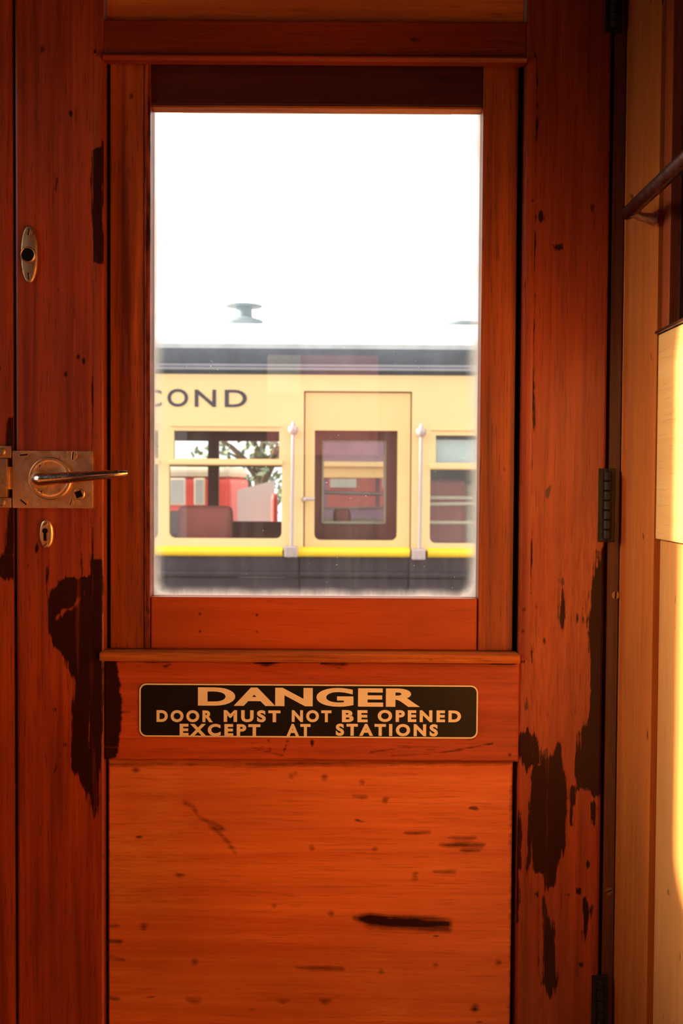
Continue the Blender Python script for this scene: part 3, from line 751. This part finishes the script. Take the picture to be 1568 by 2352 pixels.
def sheet_material():
    g = N('white translucent paper')
    a = g.n('BsdfDiffuse', {'Color': (0.9, 0.9, 0.88)}).outputs[0]; b = g.n('BsdfTranslucent', {'Color': (0.95, 0.95, 0.93)}).outputs[0]
    return g.done(g.n('MixShader', {0: 0.6, 1: a, 2: b}).outputs[0])
M['white'] = sheet_material()
M['pink'] = paint('pink seat cloth', (0.80, 0.30, 0.25), 0.7)
M['cream_white'] = paint('white panel paint', (0.92, 0.91, 0.88), 0.5, 0.3, 0.03)
M['red'] = paint('red plastic', (0.75, 0.07, 0.05), 0.5)
M['grey'] = paint('grey lining', (0.42, 0.40, 0.36), 0.6)
M['wagon_red'] = paint('pinkish red wagon paint', (0.85, 0.20, 0.20), 0.5)  # pinkish for the tint of its reflection in the pane
M['blue'] = paint('pale blue blind', (0.75, 0.86, 0.95), 0.6)
M['ballast'] = paint('grey ballast', (0.26, 0.24, 0.22), 0.9, 0.1, 0.4, 30)
M['bark'] = paint('brown bark', (0.12, 0.08, 0.05), 0.9)
M['leafy'] = paint('green leaves', (0.20, 0.24, 0.15), 0.7, 0.2, 0.4, 20)
M['plum'] = paint('mauve panel paint', (0.24, 0.15, 0.20), 0.5)
XA, XB = -4.2, 4.2
ZG = -0.9
struct(obj('ground', B(-30, 30, -12, 40, ZG - .3, ZG), M['ballast']))
car = tag(empty('railway_carriage', (0, YT, ZG)), 'yellow railway carriage lettered COND on the next track', 'train carriage')
def wx(px, Y=YT): return P(px, 1060, Y).x
def wz(py, Y=YT, px=740): return P(px, py, Y).z
def hole_wall(holes, x0, x1, z0, z1, y0, y1, fil=0.0):
    """holes: (x0,x1,z0,z1,round_bottom)"""
    bm = bmesh.new()
    xs = sorted({x0, x1, *[h[0] for h in holes], *[h[1] for h in holes]}); zs = sorted({z0, z1, *[h[2] for h in holes], *[h[3] for h in holes]})
    for a, b in zip(xs, xs[1:]):
        run = None
        for c, d in zip(zs, zs[1:]):
            inh = any(h[0] <= (a + b) / 2 <= h[1] and h[2] <= (c + d) / 2 <= h[3] for h in holes)
            if not inh:
                run = (run[0], d) if run else (c, d)
            if inh and run: box(bm, a, b, y0, y1, *run); run = None
        if run: box(bm, a, b, y0, y1, *run)
    for h in holes:
        rr = h[4]
        if rr:
            for cx, s in ((h[0], 1), (h[1], -1)):
                pts = [(cx, h[2])] + [(cx + s * (rr - rr * math.sin(t)), h[2] + rr - rr * math.cos(t)) for t in [math.pi / 2 * i / 6 for i in range(7)]]
                prism(bm, pts, 'y', y0, y1)
    return bm
rr = 14 * q
zst = wz(1257); zbt = wz(850)
def H(a, b, c, d, r=0.0, Y=YT): return (wx(a, Y), wx(b, Y), wz(d, Y), wz(c, Y), r)
dx0, dx1, dz1 = wx(697), wx(945), wz(898)
wins = [H(180, 363, 991, 1055), H(180, 363, 1070, 1240, rr), H(399, 641, 991, 1055), H(388, 647, 1070, 1238, rr), H(1000, 1190, 998, 1061), H(988, 1200, 1077, 1246, rr)]
obj('side_wall', hole_wall(wins + [(dx0, dx1, zst - .02, dz1, 0)], XA, XB, zst - .02, zbt, YT, YT + .05), M['yellow'], car)
# its door, slightly sunk, with a big window
dh = H(722, 913, 988, 1241, rr)
dr = obj('carriage_door', hole_wall([dh], dx0 + .008, dx1 - .008, zst - .02, dz1 - .008, YT + .02, YT + .06), M['yellow_d'], car)
obj('pane', B(dh[0] - .01, dh[1] + .01, YT + .045, YT + .05, dh[2] - .01, dh[3] + .01), M['glass'], dr)
hv = P(697, 1146, YT); bm = bmesh.new()
tube(bm, [(hv.x, YT + .02, hv.z), (hv.x, YT - .045, hv.z), (hv.x + .012, YT - .055, hv.z), (hv.x + 26 * q, YT - .055, hv.z)], [.018, .014, .014, .011], 12)
obj('door_handle', bm, M['chrome'], dr, True)
# window frames and panes
def train_window(px0, px1, top, mid0, mid1, bot, upx0, upx1, uy0, uy1):
    bm = bmesh.new()
    box(bm, wx(px0), wx(px1), YT - .022, YT + .02, wz(mid1), wz(mid0), .004)
    box(bm, wx(px0 + 3), wx(px1 - 6), YT - .012, YT + .01, wz(top + 3), wz(top), .003)
    f = obj('window_frame', bm, M['yellow'], car)
    obj('pane', B(wx(upx0) - .01, wx(upx1) + .01, YT + .03, YT + .035, wz(uy1) - .01, wz(uy0) + .01), M['glass'], f)
    obj('pane', B(wx(px0) - .01, wx(px1) + .01, YT + .03, YT + .035, wz(bot) - .01, wz(mid1) + .01), M['glass'], f)
train_window(388, 650, 978, 1058, 1068, 1238, 399, 641, 991, 1055)
train_window(986, 1204, 984, 1064, 1075, 1246, 1000, 1190, 998, 1061)
train_window(176, 366, 976, 1058, 1068, 1240, 180, 363, 991, 1055)
# stripe: a half round belt rail in three lengths, and the plum skirt below with its own laps
bm = bmesh.new()
for a, b in ((XA, wx(650)), (wx(681), wx(942)), (wx(983), XB)):
    z0, z1 = wz(1279), wz(1257); prism(bm, [(YT + .03, z0), (YT + .03, z1)] + [(YT - .035 * math.sin(math.pi * i / 8) ** .6, z1 + (z0 - z1) * i / 8) for i in range(9)], 'x', a, b)
obj('waist_stripe', bm, M['stripe'], car, True)
bm = bmesh.new()
z0 = wz(1278); zr = wz(1318)
for a, b, yy in ((XA, wx(686), 0), (wx(688), wx(940), .02), (wx(942), XB, 0)):
    box(bm, a, b, YT + .01 + yy, YT + .06 + yy, wz(1327), z0, .004)
    box(bm, a, b, YT - .004 + yy, YT + .06 + yy, wz(1323), wz(1314), .006)
    box(bm, a, b, YT + .03 + yy, YT + .08 + yy, wz(1700), wz(1329), .004)
obj('skirt', bm, M['skirt'], car)
# curved roof, its fade into sky glare painted in as bands; gutters
zr0 = zbt; rise = 0.6; half = (YO - YT) / 2 + .02; yc = (YT + YO) / 2
def roof_pts(k, sink=0.0):
    out = []
    for i in range(k + 1):
        t = math.pi * i / k; c, s = math.cos(t), math.sin(t)
        out.append((yc - half * math.copysign(abs(c) ** .72, c), zr0 + rise * abs(s) ** .85 - sink))
    return out
def crest():
    f, r, u = F_, R_, U_; best = 1e9
    for y, z in roof_pts(80):
        d = Vector((0, y, z)) - CAM; best = min(best, 1176 - d.dot(u) / d.dot(f) * FPX)
    return best
lo_, hi_ = .1, 1.6
for _ in range(40):
    rise = (lo_ + hi_) / 2
    if crest() > 745: lo_ = rise
    else: hi_ = rise
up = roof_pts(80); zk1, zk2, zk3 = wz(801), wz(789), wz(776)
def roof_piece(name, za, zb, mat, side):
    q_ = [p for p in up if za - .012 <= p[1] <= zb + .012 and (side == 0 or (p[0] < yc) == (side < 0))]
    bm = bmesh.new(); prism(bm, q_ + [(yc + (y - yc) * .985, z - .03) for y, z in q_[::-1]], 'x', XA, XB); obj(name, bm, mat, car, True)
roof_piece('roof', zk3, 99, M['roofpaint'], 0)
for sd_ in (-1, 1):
    roof_piece('roof_fade', zk2, zk3, M['roof_fade'], sd_); roof_piece('cant_band', zk1, zk2, M['fade_low'], sd_); roof_piece('cant_band', zr0, zk1, M['cant'], sd_)
bm = bmesh.new()
box(bm, XA, XB, YT - .03, YT + .03, wz(852), wz(846), .004); box(bm, XA, XB, YT - .022, YT + .03, wz(844), wz(838), .004)
obj('gutter', bm, M['gutter'], car)
# mushroom vents on the crown
def vent(px, py_base, py_top):
    b0 = P(px, py_base, yc); u = sz(yc); h = (py_base - py_top) * u
    bm = bmesh.new()
    lathe(bm, [(.02, -.12), (.05, -.1), (44 * u, .0), (43 * u, h * .1), (27 * u, h * .22), (19 * u, h * .30), (18 * u, h * .80), (22 * u, h * .84), (41 * u, h * .88), (42 * u, h * .93), (24 * u, h), (.01, h * 1.02)], (b0.x, yc, b0.z), 'z', 40)
    obj('roof_ventilator', bm, M['vent'], car, True)
vent(560, 741, 700); vent(1062, 783, 740)
# lettering on the side
bm = bmesh.new()
for t, a, b, y0, y1 in (('C', 334, 371, 895, 934), ('O', 384.5, 432, 893.5, 934), ('N', 447, 496, 895, 934.5), ('D', 516, 567, 895.5, 935)):
    add(bm, text_bm(t, P(a, 914, YT).x, P(b, 914, YT).x, P(a, y1, YT).z, P(b, y0, YT).z, YT + .001, .004, .012))
obj('lettering', bm, M['letter'], car)
# upright handrails beside the door
for px, pt, pb in ((673, 978, 1262), (967, 983, 1268)):
    a = P(px, pt + 10, YT - .06); b = P(px - 4, pb, YT - .06)
    bm = bmesh.new(); tube(bm, [a, b], 4.2 * q, 14); hr = obj('handrail', bm, M['chrome'], car, True)
    bm = bmesh.new(); lathe(bm, [(.004, .055), (.010, .045), (.012, .03), (.03, .02), (.034, 0), (.026, -.02), (.012, -.03)], (a.x, YT - .06, a.z), 'z', 20)
    box(bm, a.x - .02, a.x + .02, YT - .06, YT + .01, a.z - .02, a.z + .005, .004); obj('bracket', bm, M['chrome'], hr, True)
    bm = bmesh.new(); pxbox(bm, px - 21, pb - 7, px + 10, pb + 18, YT - .085, .09, .008); tube(bm, [(b.x, YT - .1, b.z - .03), (b.x, YT - .08, b.z - .03)], .014, 12); obj('bracket', bm, M['chrome'], hr)
# far side, floor and ends of the carriage
fl_ = wz(1420)
fh = [H(390, 479, 1015, 1056, 0, YO), H(390, 479, 1074, 1196, 0, YO), H(504, 662, 1015, 1056, 0, YO), H(504, 662, 1074, 1198, rr * .7, YO), H(730, 896, 1005, 1210, rr * .6, YO), H(180, 340, 1015, 1198, 0, YO), H(1004, 1190, 1016, 1061, 0, YO)]
obj('far_wall', hole_wall(fh, XA, XB, wz(1360), zbt, YO - .05, YO), M['maroon'], car)
YI = 5.55; h = H(741, 884, 1013, 1198, rr * .6, YI)
obj('inner_door', hole_wall([h], wx(690, YI), wx(945, YI), fl_, wz(920, YI), YI, YI + .04), M['maroon'], car)
bm = bmesh.new()
for a, b, c, d in ((h[0] - .006, h[0] + .006, h[2] - .01, h[3] + .006), (h[1] - .008, h[1] + .008, h[2] - .01, h[3] + .006), (h[0], h[1], h[3] - .004, h[3] + .006), (h[0], h[1], h[2] - .014, h[2] + .002)):
    box(bm, a, b, YI - .012, YI + .05, c, d, .002)
obj('inner_door_frame', bm, M['cream'], car)
bm = bmesh.new(); box(bm, XA, XB, YT + .1, YO, wz(1420) - .1, wz(1420)); box(bm, XA, XA + .04, YT, YO, wz(1420), zbt); box(bm, XB - .04, XB, YT, YO, wz(1420), zbt)
obj('carriage_floor', bm, M['grey'], car)
bm = bmesh.new(); box(bm, XA, XB, YT + .05, YO - .05, zbt - .02, zbt + .02); obj('lining', bm, M['grey'], car)
bm = bmesh.new(); box(bm, wx(690, 6), wx(700, 6), YT + .07, YO - .06, wz(1420), zbt - .03); box(bm, wx(925, 6.4), wx(935, 6.4), YT + .07, YO - .06, wz(1420), zbt - .03); obj('partition', bm, M['maroon'], car)

# what stands inside: seats, sheet, blind, bars
fl = wz(1420)
def seat(px0, px1, py_top, Y, lab, mat, grp=None, hm=None):
    c = P((px0 + px1) / 2, py_top, Y); hw = (px1 - px0) / 2 * sz(Y); root = tag(empty('passenger_bench', (c.x, Y, fl)), lab, 'bench', grp)
    bm = bmesh.new(); box(bm, c.x - hw, c.x + hw, Y, Y + .14, fl + .38, c.z, .06, 4); obj('backrest', bm, mat, root, True)
    bm = bmesh.new(); box(bm, c.x - hw, c.x + hw, Y + .13, Y + .55, fl + .3, fl + .45, .05, 3); obj('cushion', bm, mat, root, True)
    bm = bmesh.new(); box(bm, c.x - hw * .9, c.x + hw * .9, Y + .05, Y + .5, fl, fl + .31); obj('base', bm, M['grey'], root)
    if hm:
        bm = bmesh.new(); box(bm, c.x - hw * .95, c.x + hw * .95, Y - .012, Y + .15, c.z - .16, c.z + .012, .03, 3); obj('headrest_cover', bm, hm, root, True)
seat(405, 532, 1162, 5.40, 'maroon seat back behind the left carriage window', M['seat'])
seat(352, 432, 1178, 6.3, 'seat with white headrest cover behind the left carriage window', M['seat'], None, M['white'])
seat(955, 1072, 1101, 5.43, 'maroon seat back behind the right carriage window', M['seat'])
seat(765, 806, 1166, 5.75, 'small pink seat back low in the yellow door window', M['pink'])
seat(1066, 1190, 1110, 5.62, 'pale covered seat behind the right carriage window', M['cream'])
YP = 8.7
a = P(545, 1126, YP); b = P(630, 1103, YP)
bm = bmesh.new(); prism(bm, [(a.x, a.z), (b.x, b.z), (b.x, ZG), (a.x, ZG)], 'y', YP, YP + .05)
tag(obj('white_panel', bm, M['cream_white'], None, origin=((a.x + b.x) / 2, YP, ZG)), 'white panel with a sloping top seen through the left carriage window', 'panel')
a = P(623, 1134, YP - .25); b = P(638, 1134, YP - .25); cx_ = (a.x + b.x) / 2; r_ = (b.x - a.x) / 2
bm = bmesh.new(); lathe(bm, [(r_, 0), (r_, a.z - ZG - .06), (r_ * .85, a.z - ZG - .02), (r_ * .4, a.z - ZG), (.002, a.z - ZG + .004)], (cx_, YP - .25, ZG), 'z', 24)
tag(obj('marker_post', bm, M['red'], None, True, origin=(cx_, YP - .25, ZG)), 'bright red round topped post beside the white panel', 'post')
bm = bmesh.new(); a = P(1000, 1010, YT + .08); b = P(1190, 1064, YT + .08); box(bm, a.x, b.x, YT + .08, YT + .09, b.z, a.z); tag(obj('window_blind', bm, M['blue'], None, origin=(a.x, YT + .08, a.z)), 'pale blue blind in the upper light of the right carriage window', 'blind')
bm = bmesh.new()
for py, yy in ((1143, 5.36), (1158, 5.36), (1200, 5.36)):
    a = P(984, py, yy); b = P(1110, py - (6 if py == 1158 else 0), yy); tube(bm, [a, (b.x + .6, b.y, b.z)], .012, 8)
obj('luggage_bar', bm, M['cream'], car)
bm = bmesh.new(); a = P(743, 1131, YI + .06); b = P(882, 1135, YI + .06); tube(bm, [a, b], .012, 8); a = P(743, 1168, YI + .06); b = P(882, 1165, YI + .06); tube(bm, [a, b], .006, 8); obj('luggage_bar', bm, M['chrome'], car)

# ---- beyond the carriage: a red and cream bus, a second carriage, a tree
YBUS = 10.5
bus = tag(empty('bus', (wx(440, YBUS), YBUS, ZG)), 'red and cream bus seen through the left carriage window', 'bus')
bx0, bx1 = wx(300, YBUS), wx(530, YBUS)
obj('body', B(bx0, bx1, YBUS, YBUS + 2.2, ZG + .4, wz(1100, YBUS), .06), M['red'], bus)
obj('roof', B(bx0, bx1, YBUS - .02, YBUS + 2.22, wz(1099, YBUS), wz(1070, YBUS), .09), M['cream'], bus)
for a, b in ((340, 378), (388, 425), (445, 470), (478, 500)):
    f = obj('window', PB(a, 1098, b, 1160, YBUS - .03, .05, .01), M['cream'], bus)
    obj('pane', PB(a + 4, 1102, b - 4, 1156, YBUS - .04, .012), M['grey'], f)
for px in (360, 480):
    v = P(px, 1200, YBUS); bm = bmesh.new(); lathe(bm, [(.1, -.06), (.42, -.06), (.45, 0), (.45, .2), (.1, .2)], (v.x, YBUS, ZG + .46), 'y', 28); obj('wheel', bm, M['black'], bus)
YC2 = 10.8
c2 = tag(empty('railway_carriage', (wx(820, YC2), YC2, ZG)), 'mauve and yellow carriage seen through both windows of the yellow door', 'train carriage')
def strip(name, y0, y1, mat, dy=0.0, x0=700, x1=1130): obj(name, PB(x0, y0, x1, y1, YC2 + dy, 2.2 - dy, 0), mat, c2)
strip('roof', 1000, 1061, M['plum']); strip('gutter', 1061, 1072, M['yellow'], -.06); strip('letterboard', 1072, 1098, M['yellow_d'], -.02); strip('side_wall', 1098, 1190, M['plum'])
for a, b in ((752, 862), (872, 1000)):
    f = obj('window', PB(a, 1098, b, 1165, YC2 - .03, .04), M['maroon'], c2); obj('pane', PB(a + 6, 1100, a + (b - a) * .6, 1120, YC2 - .04, .02), M['grey'], f)
a_ = P(700, 1190, YC2); b_ = P(1130, 1190, YC2); obj('bogie', B(a_.x, b_.x, YC2 + .2, YC2 + 2, ZG, a_.z), M['grey'], c2)
def tree(px, Y, top_py, lab, seed):
    rnd = random.Random(seed); b = P(px, 1300, Y); base = Vector((b.x, Y, ZG)); ht = P(px, top_py, Y).z - ZG
    root = tag(empty('tree', base), lab, 'tree'); bm = bmesh.new(); tips = []
    tube(bm, [base, base + Vector((.1, 0, ht * .45)), base + Vector((0, 0, ht * .8))], [.22, .15, .07], 10)
    for i in range(16):
        a = rnd.uniform(0, 6.28); z = ht * rnd.uniform(.38, .75); s = base + Vector((.05, 0, z)); L = rnd.uniform(.25, .45) * ht
        e = s + Vector((math.cos(a) * L * .8, math.sin(a) * L * .6, L * .6)); mdl = (s + e) / 2 + Vector((0, 0, .1))
        tube(bm, [s, mdl, e], [.06, .04, .015], 6); tips += [e, mdl]
    obj('trunk', bm, M['bark'], root, True)
    bm = bmesh.new()
    for t in tips:
        for _ in range(11):
            c = t + Vector((rnd.gauss(0, .45), rnd.gauss(0, .4), rnd.gauss(0, .35))); u = Vector((rnd.gauss(0, 1), rnd.gauss(0, 1), rnd.gauss(0, 1))).normalized(); v = u.orthogonal().normalized(); l = .11
            bm.faces.new([bm.verts.new(p) for p in (c - u * l, c + v * l * .5, c + u * l, c - v * l * .5)])
    obj('foliage', bm, M['leafy'], root)
tree(590, 17, 940, 'tree behind the upper light of the left carriage window', 3)

# behind the opposite door: red wagon added to give the pane its pink reflection
YW = -4.2
wa, wb, wc = P(560, 700, 2 * .034 - YW), P(950, 1500, 2 * .034 - YW), P(690, 905, 2 * .034 - YW)
wg = tag(empty('reflected_wagon', ((wa.x + wb.x) / 2, YW, ZG)), 'red wagon added behind the carriage, seen only as a faint reflection in the pane', 'wagon')
obj('body', B(wa.x - .6, wb.x + .6, YW - 1.5, YW, ZG + .5, wa.z + .4, .03), M['wagon_red'], wg)
obj('board', B(wa.x - .1, wc.x, YW - .01, YW + .03, wc.z, wa.z, .01), M['cream'], wg)
obj('underframe', B(wa.x - .4, wb.x + .4, YW - 1.2, YW - .2, ZG, ZG + .5), M['black'], wg)
